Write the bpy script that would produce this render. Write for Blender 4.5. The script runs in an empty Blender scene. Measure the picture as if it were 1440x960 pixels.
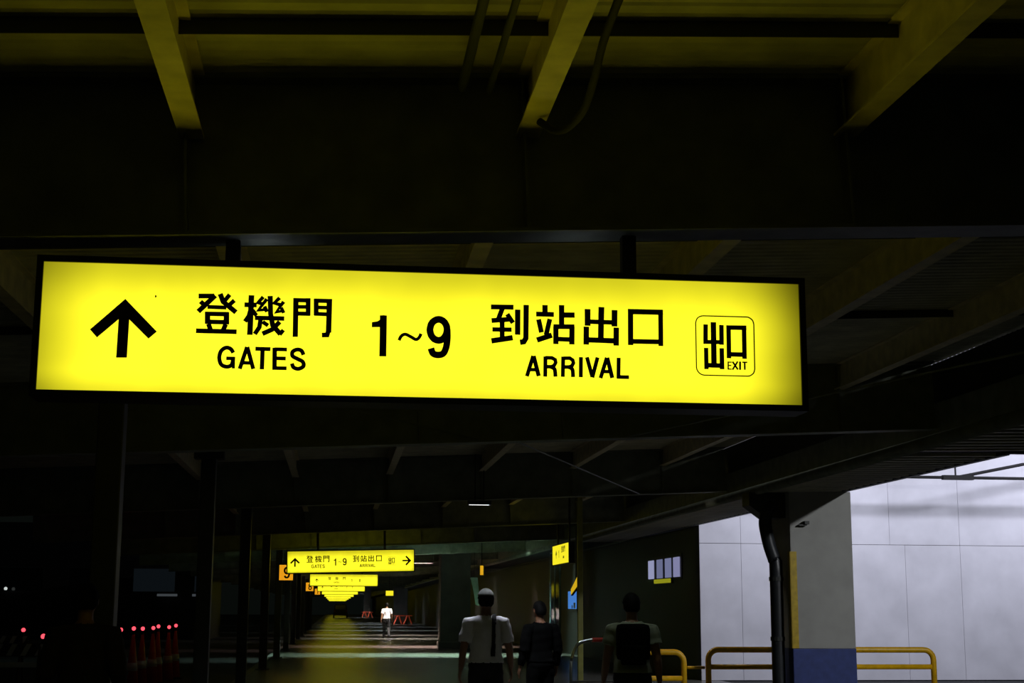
import bpy, bmesh, math, random
import numpy as np
from mathutils import Vector, Matrix

# ------------------------------------------------------------------ camera, world, lights, exposure
scene = bpy.context.scene
COL = scene.collection
CAM_H = 1.55
cam_data = bpy.data.cameras.new('camera'); cam = bpy.data.objects.new('camera', cam_data); COL.objects.link(cam)
cam_data.sensor_width = 36.0; cam_data.lens = 2070.0 / 1440.0 * 36.0
cam_data.clip_start = 0.05; cam_data.clip_end = 1000
_yaw, _pit, _rol = 0.1168, 0.17878, 0.0043
_f = Vector((math.sin(_yaw)*math.cos(_pit), math.cos(_yaw)*math.cos(_pit), math.sin(_pit)))
_r0 = Vector((math.cos(_yaw), -math.sin(_yaw), 0)); _u0 = _r0.cross(_f)
_r = _r0*math.cos(_rol) + _u0*math.sin(_rol); _u = -_r0*math.sin(_rol) + _u0*math.cos(_rol)
_m = Matrix((_r, _u, -_f)).transposed().to_4x4(); _m.translation = (0, 0, CAM_H)
cam.matrix_world = _m
scene.camera = cam
scene.view_settings.view_transform = 'Standard'; scene.view_settings.look = 'None'
scene.view_settings.gamma = 1.0; scene.view_settings.exposure = 0.0; scene.view_settings.use_curve_mapping = False

world = bpy.data.worlds.new('night_sky'); scene.world = world; world.use_nodes = True
_bg = world.node_tree.nodes['Background']
_bg.inputs[0].default_value = (0.55, 0.75, 0.62, 1); _bg.inputs[1].default_value = 0.004

def area_light(name, loc, target, size, power, col, spread=180):
    d = bpy.data.lights.new(name, 'AREA'); d.shape = 'RECTANGLE'; d.size, d.size_y = size
    d.energy = power; d.color = col; d.spread = math.radians(spread)
    o = bpy.data.objects.new(name, d); COL.objects.link(o); o.location = loc
    o.rotation_euler = (Vector(target) - Vector(loc)).to_track_quat('-Z', 'Y').to_euler()
    return o
# yard floodlights: two wash the white wall beyond the canopy, one stands in front of the concrete column
FLOODS = [((10.6, 27.9, 6.4), (10.3, 32.3, 3.2), 190), ((16.6, 27.9, 6.4), (16.2, 32.3, 3.4), 240)]
for k, (l, t, p) in enumerate(FLOODS): area_light('wall_floodlight_beam', l, t, (2.0, 0.7), p, (0.84, 0.85, 1.0), 150)
YARD = ((13.5, 12.0, 6.6), (7.2, 22.0, 1.0))
area_light('yard_floodlight_beam', YARD[0], YARD[1], (0.5, 0.4), 185, (0.95, 0.97, 1.0), 110)
# ------------------------------------------------------------------ helpers
def srgb(h):
    c = [int(h[i:i+2], 16)/255 for i in (0, 2, 4)]
    return tuple(x/12.92 if x <= .04045 else ((x+.055)/1.055)**2.4 for x in c) + (1,)
MATS = {}
def mat(name, hexa, rough=.6, metal=0.0, var=.25, scale=6.0, bump=0.0, spec=.5, stretch=None):
    if name in MATS: return MATS[name]
    m = bpy.data.materials.new(name); m.use_nodes = True; nt = m.node_tree; b = nt.nodes['Principled BSDF']
    c = srgb(hexa)
    tc = nt.nodes.new('ShaderNodeTexCoord'); nz = nt.nodes.new('ShaderNodeTexNoise'); nz.inputs['Scale'].default_value = scale; nz.inputs['Detail'].default_value = 5
    src = tc.outputs['Object']
    if stretch:
        mp = nt.nodes.new('ShaderNodeMapping'); mp.inputs['Scale'].default_value = stretch
        nt.links.new(src, mp.inputs[0]); src = mp.outputs[0]
    nt.links.new(src, nz.inputs['Vector'])
    rp = nt.nodes.new('ShaderNodeValToRGB')
    rp.color_ramp.elements[0].position = .3; rp.color_ramp.elements[1].position = .7
    rp.color_ramp.elements[0].color = tuple(x*(1-var) for x in c[:3]) + (1,)
    rp.color_ramp.elements[1].color = tuple(min(1, x*(1+var*.6)) for x in c[:3]) + (1,)
    nt.links.new(nz.outputs['Fac'], rp.inputs[0]); nt.links.new(rp.outputs[0], b.inputs['Base Color'])
    b.inputs['Roughness'].default_value = rough; b.inputs['Metallic'].default_value = metal
    b.inputs['Specular IOR Level'].default_value = spec
    if bump:
        bp = nt.nodes.new('ShaderNodeBump'); bp.inputs['Strength'].default_value = bump; bp.inputs['Distance'].default_value = .01
        nt.links.new(nz.outputs['Fac'], bp.inputs['Height']); nt.links.new(bp.outputs[0], b.inputs['Normal'])
    MATS[name] = m
    return m
def emit(name, hexa, strength=1.0):
    if name in MATS: return MATS[name]
    m = bpy.data.materials.new(name); m.use_nodes = True; nt = m.node_tree
    nt.nodes.remove(nt.nodes['Principled BSDF'])
    e = nt.nodes.new('ShaderNodeEmission'); e.inputs[0].default_value = srgb(hexa); e.inputs[1].default_value = strength
    nt.links.new(e.outputs[0], nt.nodes['Material Output'].inputs[0]); MATS[name] = m
    return m
def sign_panel_mat(name, x0, x1, soft0, soft1, strength, hexa='fff528'):
    # acrylic face lit by tubes that reach from x0 to x1 of the length; the tubes lie in the lower half of the box
    m = bpy.data.materials.new(name); m.use_nodes = True; nt = m.node_tree; N = nt.nodes.new; L = nt.links.new
    nt.nodes.remove(nt.nodes['Principled BSDF'])
    tc = N('ShaderNodeTexCoord'); sp = N('ShaderNodeSeparateXYZ'); L(tc.outputs['Generated'], sp.inputs[0])
    def ramp(src, a, b, lo, hi):
        r = N('ShaderNodeMapRange'); r.interpolation_type = 'SMOOTHSTEP'
        r.inputs['From Min'].default_value = a; r.inputs['From Max'].default_value = b
        r.inputs['To Min'].default_value = lo; r.inputs['To Max'].default_value = hi
        L(src, r.inputs['Value']); return r.outputs[0]
    def mul(a, b):
        n = N('ShaderNodeMath'); n.operation = 'MULTIPLY'; L(a, n.inputs[0]); L(b, n.inputs[1]); return n.outputs[0]
    v = mul(ramp(sp.outputs['X'], x0-soft0, x0+soft0, .16, 1), ramp(sp.outputs['X'], x1-soft1, x1+soft1, 1, .09))
    v = mul(v, ramp(sp.outputs['Z'], .58, 1.04, 1, .48)); v = mul(v, ramp(sp.outputs['Z'], -.04, .18, .60, 1))
    nz = N('ShaderNodeTexNoise'); nz.inputs['Scale'].default_value = 3.0; L(tc.outputs['Object'], nz.inputs['Vector'])
    v = mul(v, ramp(nz.outputs['Fac'], .3, .7, .94, 1.05))
    s = N('ShaderNodeMath'); s.operation = 'MULTIPLY'; L(v, s.inputs[0]); s.inputs[1].default_value = strength
    e = N('ShaderNodeEmission'); e.inputs[0].default_value = srgb(hexa); L(s.outputs[0], e.inputs[1])
    L(e.outputs[0], nt.nodes['Material Output'].inputs[0])
    return m

class MB:
    """collects shapes; build() links them as one mesh object"""
    def __init__(s): s.bm = bmesh.new()
    def box(s, x0, x1, y0, y1, z0, z1, bev=0):
        v = [s.bm.verts.new(p) for p in ((x0,y0,z0),(x1,y0,z0),(x1,y1,z0),(x0,y1,z0),(x0,y0,z1),(x1,y0,z1),(x1,y1,z1),(x0,y1,z1))]
        fs = [s.bm.faces.new([v[i] for i in q]) for q in ((3,2,1,0),(4,5,6,7),(0,1,5,4),(1,2,6,5),(2,3,7,6),(3,0,4,7))]
        if bev:
            ed = list({e for f in fs for e in f.edges})
            bmesh.ops.bevel(s.bm, geom=ed, offset=bev, segments=2, affect='EDGES', profile=.6)
        return s
    def tube(s, pts, r, n=10, closed=False, caps=True):
        pts = [Vector(p) for p in pts]; rr = r if isinstance(r, (list, tuple)) else [r]*len(pts)
        rings = []; prev = None
        for i, p in enumerate(pts):
            a = pts[i-1] if i else p; b = pts[i+1] if i < len(pts)-1 else p
            t = (b-a).normalized()
            if prev is None: n1 = t.orthogonal().normalized()
            else: n1 = (prev - t*prev.dot(t)).normalized()
            prev = n1; n2 = t.cross(n1)
            rings.append([s.bm.verts.new(p + (n1*math.cos(2*math.pi*k/n) + n2*math.sin(2*math.pi*k/n))*rr[i]) for k in range(n)])
        for A, B in zip(rings, rings[1:]):
            for k in range(n): s.bm.faces.new((A[k], A[(k+1)%n], B[(k+1)%n], B[k]))
        if caps: s.bm.faces.new(rings[0][::-1]); s.bm.faces.new(rings[-1])
        return s
    def loft(s, rings):
        R = [[s.bm.verts.new(p) for p in r] for r in rings]; n = len(R[0])
        for A, B in zip(R, R[1:]):
            for k in range(n): s.bm.faces.new((A[k], A[(k+1)%n], B[(k+1)%n], B[k]))
        s.bm.faces.new(R[0][::-1]); s.bm.faces.new(R[-1]); return s
    def prism(s, poly, y0, y1):            # polygon in x,z pulled along y
        a = [s.bm.verts.new((x, y0, z)) for x, z in poly]; b = [s.bm.verts.new((x, y1, z)) for x, z in poly]
        s.bm.faces.new(a); s.bm.faces.new(b[::-1]); n = len(poly)
        for k in range(n): s.bm.faces.new((a[k], b[k], b[(k+1)%n], a[(k+1)%n]))
        return s
    def poly3(s, pts, d):                  # any planar outline pulled along d
        a = [s.bm.verts.new(p) for p in pts]; b = [s.bm.verts.new(Vector(p)+Vector(d)) for p in pts]
        s.bm.faces.new(a[::-1]); s.bm.faces.new(b); n = len(pts)
        for k in range(n): s.bm.faces.new((a[k], a[(k+1)%n], b[(k+1)%n], b[k]))
        return s
    def ball(s, c, r, n=10, sc=(1,1,1)):
        d = bmesh.ops.create_uvsphere(s.bm, u_segments=n, v_segments=max(4, n*2//3), radius=r)
        for v in d['verts']: v.co = Vector((v.co.x*sc[0], v.co.y*sc[1], v.co.z*sc[2])) + Vector(c)
        return s
    def mesh(s, name, m, smooth=False):
        bmesh.ops.recalc_face_normals(s.bm, faces=s.bm.faces)
        me = bpy.data.meshes.new(name); s.bm.to_mesh(me); s.bm.free(); me.materials.append(m)
        if smooth:
            for p in me.polygons: p.use_smooth = True
        return me
    def build(s, name, m, parent=None, smooth=False, loc=None, rot=None):
        return link(name, s.mesh(name, m, smooth), parent, loc, rot)
def link(name, me, parent=None, loc=None, rot=None):
    o = bpy.data.objects.new(name, me); COL.objects.link(o); o.parent = parent
    if loc: o.location = loc
    if rot: o.rotation_euler = rot
    return o
def tag(o, label, cat, group=None):
    o['label'] = label; o['category'] = cat
    if group: o['group'] = group
    return o
def thing(name, label, cat, loc=(0,0,0), rot=(0,0,0), group=None):
    o = bpy.data.objects.new(name, None); COL.objects.link(o); o.location = loc; o.rotation_euler = rot; o.empty_display_size = .1
    return tag(o, label, cat, group)
def struct(o, label, cat=None):
    o['kind'] = 'structure'; o['label'] = label
    return o
def lift(o):          # a top-level Empty does not move its children's own mesh coordinates: helper for parts given in world space
    for c in o.children: c.matrix_parent_inverse = o.matrix_basis.inverted()
def copy_tree(o, parent=None):
    c = o.copy(); COL.objects.link(c); c.parent = parent
    for ch in list(o.children): copy_tree(ch, c)
    return c

M = dict(
    steel=mat('green_grey_painted_steel', '7b8070', .55, var=.3, scale=5, spec=.4),
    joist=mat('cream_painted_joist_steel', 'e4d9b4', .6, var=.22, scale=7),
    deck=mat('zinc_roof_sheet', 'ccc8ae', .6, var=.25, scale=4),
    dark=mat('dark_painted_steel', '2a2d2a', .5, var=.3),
    housing=mat('black_sign_housing', '0c0c0b', .5, var=.3),
    ink=mat('black_vinyl_lettering', '050504', .6, var=.1),
    concrete=mat('pale_concrete_column_paint', '9c9c98', .85, var=.12, scale=3, bump=.15),
    blue=mat('blue_column_paint', '33427e', .7, var=.2, scale=8),
    yellow=mat('yellow_rail_paint', 'efb914', .4, var=.18, scale=12),
    guard=mat('yellow_corner_guard', 'b79b18', .5, var=.25, scale=12),
    pipe=mat('dark_drain_pipe', '23262a', .4, var=.3),
    wall=mat('white_wall_panel_paint', 'cfcfd6', .8, var=.13, scale=1.3, bump=.05),
    joint=mat('dark_joint_sealant', '4a4b50', .9, var=.2),
    darkwall=mat('dark_tiled_wall', '0f110f', .55, var=.3, scale=2),
    floor=mat('polished_dark_floor', '62625a', .27, var=.35, scale=1.3, bump=.06),
    road=mat('asphalt_road', '1d1f20', .75, var=.4, scale=3, bump=.3),
    rubber=mat('black_rubber', '0d0d0d', .8, var=.2),
    chrome=mat('chrome_tube', 'c9ccd2', .25, metal=.9, var=.1),
    orange=mat('orange_barricade_paint', 'c4431b', .5, var=.2),
    white=mat('white_reflective_paint', 'd9dbdc', .5, var=.1),
    red=mat('red_plastic', 'c8301c', .45, var=.15),
    glassd=mat('dark_window_glass', '11161b', .08, var=.1),
    car=mat('dark_car_paint', '16181c', .3, var=.15),
    grey=mat('grey_plaster', '6d706c', .85, var=.2, scale=2),
)
TILT = 0.046
def gz(x): return 3.173 + TILT*x          # underside of girders
def jz(x): return 3.639 + TILT*x          # underside of joists
def dz(x): return 3.915 + TILT*x          # underside of roof sheet
RT = (0, -math.atan(TILT), 0)

# ------------------------------------------------------------------ setting
m = MB(); m.box(-1.95, 8.4, -6, 330, -.25, 0); struct(m.build('floor', M['floor']), 'dark polished walkway floor under the canopy')
m = MB(); m.box(-60, -2.12, -6, 330, -.5, -.16); struct(m.build('road', M['road']), 'dark asphalt road to the left of the walkway')
kerb = struct(MB().box(-2.12, -1.95, -6, 60, -.5, 0).build('kerb', M['grey']), 'low kerb between walkway and road')
m = MB(); m.box(8.4, 40, -6, 60, -.3, -.02); struct(m.build('yard_ground', M['road']), 'dark yard ground in front of the white wall')

# ribbed roof sheet: transverse ribs, real profile
def ribbed(m, x0, x1, y0, y1, pitch, amp, zf, th=.02):
    prof = []; y = y0
    while y < y1:
        prof += [(y, 0), (y+pitch*.35, 0), (y+pitch*.5, amp), (y+pitch*.85, amp)]; y += pitch
    for (ya, a), (yb, b) in zip(prof, prof[1:]):
        v = [m.bm.verts.new(p) for p in ((x0,ya,zf(x0)+a),(x1,ya,zf(x1)+a),(x1,yb,zf(x1)+b),(x0,yb,zf(x0)+b))]
        m.bm.faces.new(v[::-1])
    a0, a1 = prof[0][0], prof[-1][0]
    v = [m.bm.verts.new(p) for p in ((x0,a0,zf(x0)+amp+th),(x1,a0,zf(x1)+amp+th),(x1,a1,zf(x1)+amp+th),(x0,a1,zf(x0)+amp+th))]
    m.bm.faces.new(v)
m = MB(); ribbed(m, -6.5, 6.5, -4, 60, .11, .009, dz)
me = bpy.data.meshes.new('ceiling'); m.bm.to_mesh(me); m.bm.free(); me.materials.append(M['deck'])
ceiling = struct(link('ceiling', me), 'ribbed metal roof sheet of the canopy')
m = MB(); m.poly3([(-6.5,60,dz(-6.5)),(6.5,60,dz(6.5)),(6.5,330,dz(6.5)),(-6.5,330,dz(-6.5))], (0,0,.05)); far_roof = m.build('ceiling_sheet', M['deck'], ceiling)

# eave soffit to the right of the edge beam, ribbed the same way, with its fascia
def sz(x): return 3.34 + .02*(x-6.5)
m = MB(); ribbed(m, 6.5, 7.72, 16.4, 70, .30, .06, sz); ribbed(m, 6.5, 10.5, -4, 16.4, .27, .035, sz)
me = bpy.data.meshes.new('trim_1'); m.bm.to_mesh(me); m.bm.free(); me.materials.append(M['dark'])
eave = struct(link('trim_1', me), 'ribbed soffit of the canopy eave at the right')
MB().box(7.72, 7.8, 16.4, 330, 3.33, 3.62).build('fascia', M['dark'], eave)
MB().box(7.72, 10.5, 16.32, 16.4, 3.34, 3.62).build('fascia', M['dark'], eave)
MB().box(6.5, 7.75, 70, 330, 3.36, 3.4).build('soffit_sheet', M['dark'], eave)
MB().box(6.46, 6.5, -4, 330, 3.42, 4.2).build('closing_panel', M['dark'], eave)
for x1 in (7.70, 10.45):  # pale slats on the dark soffit stand in for light catching the ribs
    me = MB().poly3([(6.56, 0, sz(6.56)-.03), (x1, 0, sz(x1)-.03), (x1, 0, sz(x1)+.005), (6.56, 0, sz(6.56)+.005)], (0, .07, 0)).mesh('slat', M['deck'])
    y = 16.55 if x1 < 8 else 9.0
    while y < (40 if x1 < 8 else 16.2):
        link('slat', me, eave, (0, y, 0)); y += .30

# white panel wall beyond the canopy (faces the camera), with panels as pieces
WY = 32.3
wf = struct(MB().box(8.0, 22, WY+.03, WY+.3, -.1, 7.6).build('wall_front', M['joint']), 'white panelled wall lit by floodlights beyond the canopy')
rows = [(0, 2.98, [8.0, 8.95, 10.7, 12.75, 14.05, 15.8, 17.6, 19.4, 22]), (2.98, 5.3, [8.0, 8.95, 10.6, 12.4, 14.05, 15.8, 17.6, 19.4, 22]), (5.3, 7.6, [8.0, 8.95, 10.6, 12.4, 14.05, 15.8, 17.6, 19.4, 22])]
random.seed(4)
for z0, z1, xs in rows:
    for a, b in zip(xs, xs[1:]):
        d = random.uniform(0, .006)
        MB().box(a+.004, b-.004, WY-d, WY+.05, z0+.005, z1-.005).build('panel', M['wall'], wf)

# dark long wall beside the walkway
wr = struct(MB().box(8.0, 8.35, WY+.3, 330, -.1, 7.0).build('wall_right', M['darkwall']), 'dark long building wall beside the walkway')

# ------------------------------------------------------------------ steel roof frame
BAY = 8.81; G0 = 6.345
def girder(y, label, group=None):
    t = thing('steel_girder', label, 'girder', (0, y, 3.173), RT, group)
    MB().box(-6.5, 6.45, 0, .22, 0, .016).build('bottom_flange', M['steel'], t)
    MB().box(-6.5, 6.45, 0, .22, .718, .740).build('top_flange', M['steel'], t)
    MB().box(-6.5, 6.45, .102, .118, .016, .718).build('web', M['steel'], t)
    for x in (-3.716, -2.204, -.69, .823, 2.335, 3.847, 5.359):
        MB().box(x-.006, x+.006, .01, .102, .016, .718).build('stiffener', M['steel'], t)
    return t
gl = ['deep steel girder crossing directly above the big yellow sign', 'steel girder crossing just below the big yellow sign in the picture',
      'third steel girder from the front, above the small white lamp', 'fourth steel girder from the front, meeting the dark long wall']
for k in range(4): girder(G0+BAY*k, gl[k])
for k in range(4, 20): girder(G0+BAY*k, 'distant steel girder, %s from the front, above the smaller signs' % ['fifth','sixth','seventh','eighth','ninth','tenth','eleventh','twelfth','thirteenth','fourteenth','fifteenth','sixteenth','seventeenth','eighteenth','nineteenth','twentieth'][k-4], 'distant girders')

def joist(x, y0, y1, label):
    t = thing('steel_joist', label, 'joist', (x, 0, jz(x)), (0,0,0), 'ceiling joists')
    h = dz(x) - jz(x)
    MB().box(-.054, .054, y0, y1, 0, .012).build('bottom_flange', M['joist'], t)
    MB().box(-.006, .006, y0, y1, .012, h-.012).build('web', M['joist'], t)
    MB().box(-.054, .054, y0, y1, h-.012, h-.001).build('top_flange', M['joist'], t)
    return t
XS = [-2.204, -.69, .823, 2.335, 3.847, 5.359]; ORD = ['first', 'second', 'third', 'fourth', 'fifth', 'sixth']
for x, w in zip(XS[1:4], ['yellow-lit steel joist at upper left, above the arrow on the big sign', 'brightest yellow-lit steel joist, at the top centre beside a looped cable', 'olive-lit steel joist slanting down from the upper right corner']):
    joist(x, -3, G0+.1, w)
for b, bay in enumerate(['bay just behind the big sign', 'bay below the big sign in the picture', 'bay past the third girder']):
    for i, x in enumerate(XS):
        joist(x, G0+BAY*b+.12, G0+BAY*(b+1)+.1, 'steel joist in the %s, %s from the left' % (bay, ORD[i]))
# purlins across the near bays
pl = {3.0: None, 5.72: 'dark purlin crossing the top of the picture above the joists', 9.3: 'dark purlin in the bay behind the big sign, nearer of two', 12.2: 'dark purlin in the bay behind the big sign, farther of two'}
for y, lb in pl.items():
    if not lb: continue
    t = thing('roof_purlin', lb, 'purlin', (0, y, 3.915), RT)
    MB().box(-6.4, 6.4, 0, .008, -.07, -.002).build('web', M['dark'], t)
    MB().box(-6.4, 6.4, .008, .04, -.012, -.002).build('fixing_flange', M['dark'], t)
# bracing rods
for a, b, lb in [((.05, 15.228, 3.58), (1.44, 15.228, 3.27), 'thin steel bracing rod slanting just under the middle of the big sign'),
                 ((1.78, 15.2, 3.28), (4.95, 24.0, 3.41), 'long thin bracing rod sloping towards the concrete column'),
                 ((6.3, 7.2, 3.5), (3.0, 15.3, 3.33), 'thin bracing rod right of the big sign'),]:
    tag(MB().tube([a, b], .010, 8).build('bracing_rod', M['steel']), lb, 'rod', 'bracing rods')
# edge beam: rounded channel along the right eave
t = thing('edge_beam', 'long rounded edge beam running along the right eave', 'beam', (6.45, 0, 3.30))
MB().tube([(0, -3, .06), (0, 200, .06)], .075, 14).build('edge_pipe', M['steel'], t, smooth=True)
MB().box(-.03, .03, -3, 200, .12, .45).build('web', M['steel'], t)

# ------------------------------------------------------------------ lettering
GLYPHS = {
 'deng': ((744, 355), [(19, 0, [(-82,71), (-15,73)]), (20, 0, [(-11,75), (-81,2)]), (18, 0, [(-73,47), (-46,23)]), (20, 0, [(10,83), (24,49), (81,3)]), (17, 0, [(51,81), (26,47)]), (17, 0, [(72,56), (40,24)]), (16, 0, [(-42,24), (39,23)]), (18, 0, [(-51,-7), (50,-6)]), (18, 0, [(-50,-42), (52,-42)]), (21, 0, [(-41,2), (-39,-50)]), (22, 0, [(40,2), (42,-51)]), (19, 0, [(-35,-51), (-25,-78)]), (19, 0, [(39,-51), (29,-77)]), (19, 0, [(-87,-83), (87,-83)])]),
 'ji': ((947, 348), [(22, 0, [(-58,88), (-59,-88)]), (19, 0, [(-87,45), (-34,45)]), (18, 0, [(-61,19), (-66,-4), (-82,-30)]), (16, 0, [(-51,22), (-34,-2)]), (18, 0, [(-40,-12), (87,-12)]), (15, 0, [(-7,82), (-28,56), (-2,49)]), (15, 0, [(9,73), (-26,22), (11,28)]), (15, 0, [(-0,40), (11,16)]), (15, 0, [(64,80), (42,56), (68,49)]), (15, 0, [(82,63), (52,16), (84,25)]), (14, 0, [(72,37), (84,13)]), (20, 0, [(23,87), (27,9), (38,-44), (73,-82)]), (16, 0, [(69,-84), (85,-63)]), (19, 0, [(68,-27), (36,-62), (-5,-82)]), (18, 0, [(-15,-16), (-19,-53), (-38,-84)]), (16, 0, [(-6,-29), (18,-45)])]),
 'men': ((1156, 343), [(21, 0, [(-74,86), (-72,-87)]), (17, 0, [(-83,77), (-11,77)]), (15, 0, [(-69,47), (-15,48)]), (17, 0, [(-68,17), (-11,17)]), (19, 0, [(-21,87), (-19,9)]), (19, 0, [(14,86), (16,11)]), (17, 0, [(7,77), (83,77)]), (15, 0, [(15,47), (73,47)]), (16, 0, [(8,18), (74,17)]), (22, 0, [(72,86), (72,-64)]), (19, 0, [(72,-53), (66,-75), (43,-76)])]),
 'GATES': ((942, 157), [(16, 1, [(-122,22), (-133,38), (-153,44), (-174,29), (-181,-1), (-172,-30), (-149,-40), (-128,-32), (-122,-9)]), (14, 0, [(-151,-3), (-113,-3)]), (12, 0, [(-120,1), (-119,-47)]), (16, 0, [(-92,-48), (-64,49)]), (16, 0, [(-34,-47), (-63,49)]), (14, 0, [(-79,-21), (-43,-21)]), (16, 0, [(-28,42), (37,42)]), (17, 0, [(3,41), (3,-48)]), (18, 0, [(55,49), (57,-49)]), (15, 0, [(55,42), (108,42)]), (15, 0, [(56,2), (104,2)]), (15, 0, [(56,-41), (109,-41)]), (16, 1, [(180,20), (171,38), (152,43), (133,33), (133,14), (154,2), (177,-10), (181,-30), (160,-42), (139,-36), (131,-19)])]),
 'one': ((1444, 271), [(28, 0, [(22,91), (23,-92)]), (0, 0, [(-28,59), (-3,64), (12,75), (17,92), (28,92), (24,39), (-28,37)])]),
 'tilde': ((1585, 268), [(13, 1, [(-48,-16), (-39,3), (-21,12), (4,1), (26,-10), (40,-1), (48,16)])]),
 'nine': ((1711, 271), [(28, 0, [(37,34), (36,21), (32,10), (26,-0), (19,-8), (10,-13), (-0,-15), (-10,-13), (-19,-9), (-27,-1), (-33,8), (-37,20), (-39,32), (-37,44), (-34,56), (-28,66), (-20,73), (-11,78), (-1,80), (8,79), (18,74), (26,67), (32,57), (36,46), (37,34)]), (27, 1, [(38,37), (39,-5), (34,-45), (21,-73), (-3,-80), (-24,-73), (-33,-51)])]),
 'eight': ((1711, 272), [(26, 0, [(32,47), (31,38), (28,29), (23,22), (16,16), (8,12), (-1,11), (-9,12), (-17,15), (-24,20), (-30,28), (-33,36), (-34,45), (-33,54), (-30,62), (-25,70), (-18,76), (-10,79), (-2,81), (7,80), (15,77), (22,71), (28,64), (31,56), (32,47)]), (27, 0, [(38,-34), (37,-46), (33,-57), (27,-67), (20,-74), (10,-79), (1,-81), (-9,-79), (-19,-75), (-27,-68), (-33,-59), (-37,-48), (-38,-36), (-37,-24), (-33,-13), (-28,-3), (-20,4), (-11,9), (-1,11), (9,9), (19,5), (27,-2), (33,-11), (37,-22), (38,-34)])]),
 'seven': ((1709, 265), [(26, 0, [(-50,85), (50,88)]), (27, 1, [(41,88), (9,23), (-9,-88)])]),
 'dao': ((2022, 342), [(20, 0, [(-79,72), (22,73)]), (20, 0, [(-27,69), (-46,16)]), (20, 0, [(-76,10), (16,19)]), (19, 0, [(-6,41), (20,2)]), (20, 0, [(-29,17), (-28,-77)]), (18, 0, [(-72,-30), (14,-29)]), (22, 0, [(-76,-82), (19,-65)]), (22, 0, [(41,63), (41,-51)]), (22, 0, [(79,85), (78,-66), (69,-82), (52,-85)])]),
 'zhan': ((2233, 342), [(22, 0, [(-47,87), (-47,45)]), (20, 0, [(-87,45), (-7,45)]), (20, 0, [(-76,21), (-63,-38)]), (20, 0, [(-25,24), (-42,-49)]), (22, 0, [(-83,-73), (-16,-49)]), (22, 0, [(28,89), (28,-10)]), (22, 0, [(28,44), (87,45)]), (20, 0, [(-9,-10), (86,-8)]), (22, 0, [(2,-9), (2,-89)]), (22, 0, [(75,-7), (74,-89)]), (19, 0, [(3,-66), (75,-67)])]),
 'chu': ((2440, 340), [(24, 0, [(2,87), (-2,-73)]), (24, 0, [(-61,76), (-61,-0)]), (19, 0, [(-73,19), (72,18)]), (24, 0, [(62,75), (61,-0)]), (23, 0, [(-67,-4), (-68,-86)]), (22, 0, [(-78,-64), (78,-66)]), (23, 0, [(69,-5), (68,-87)])]),
 'kou': ((2644, 339), [(22, 0, [(-69,83), (-70,-82)]), (22, 0, [(-80,71), (80,72)]), (20, 0, [(69,81), (68,-83)]), (20, 0, [(-69,-65), (67,-64)])]),
 'ARRIVAL': ((2335, 151), [(16, 0, [(-230,-46), (-202,46)]), (17, 0, [(-177,-44), (-200,46)]), (14, 0, [(-217,-16), (-186,-16)]), (16, 0, [(-147,45), (-148,-46)]), (15, 0, [(-147,39), (-118,39), (-103,31), (-101,18), (-108,5), (-121,-1), (-147,-1)]), (16, 1, [(-123,-1), (-106,-12), (-102,-45)]), (16, 0, [(-67,46), (-69,-45)]), (15, 0, [(-67,39), (-38,40), (-24,31), (-21,18), (-28,5), (-41,-0), (-67,-1)]), (16, 1, [(-43,-0), (-26,-11), (-23,-45)]), (16, 0, [(13,46), (12,-45)]), (16, 0, [(40,46), (64,-43)]), (16, 0, [(88,46), (64,-45)]), (16, 0, [(101,-47), (130,46)]), (17, 0, [(154,-45), (132,46)]), (14, 0, [(114,-17), (146,-17)]), (16, 0, [(184,47), (182,-47)]), (15, 0, [(176,-40), (230,-40)])]),
 'exit_box': ((3009, 264), [(5, 0, [(-135,102), (-133,111), (-130,119), (-125,126), (-118,131), (-110,134), (-101,136), (101,136), (110,135), (118,131), (125,126), (130,120), (133,112), (135,102), (134,-103), (132,-112), (129,-120), (124,-126), (117,-131), (109,-135), (100,-136), (-100,-136), (-110,-134), (-118,-130), (-124,-125), (-129,-119), (-133,-111), (-135,-102), (-135,102)])]),
 'exit_mark': ((3009, 264), [(23, 0, [(-53,108), (-54,-101)]), (19, 0, [(-89,97), (-91,7)]), (17, 0, [(-100,16), (-9,17)]), (19, 0, [(-16,96), (-17,5)]), (18, 0, [(-89,-11), (-89,-108)]), (19, 0, [(-96,-90), (-8,-91)]), (19, 0, [(-17,-11), (-17,-107)]), (19, 0, [(17,95), (16,-56)]), (19, 0, [(7,85), (100,86)]), (19, 0, [(89,96), (88,-57)]), (19, 0, [(10,-38), (98,-38)])]),
 'EXIT': ((3064, 175), [(6, 0, [(-43,18), (-44,-19)]), (5, 0, [(-45,15), (-27,15)]), (5, 0, [(-45,0), (-29,-0)]), (5, 0, [(-45,-16), (-28,-17)]), (7, 0, [(-23,18), (1,-18)]), (7, 0, [(1,19), (-24,-19)]), (8, 0, [(12,19), (11,-19)]), (6, 0, [(22,16), (45,16)]), (7, 0, [(33,17), (33,-18)])]),
 'arrow': ((350, 275), [(0, 0, [(-141,-9), (1,129), (141,-11), (107,-43), (22,39), (20,-128), (-25,-129), (-23,39), (-110,-43)])]),
}

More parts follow.
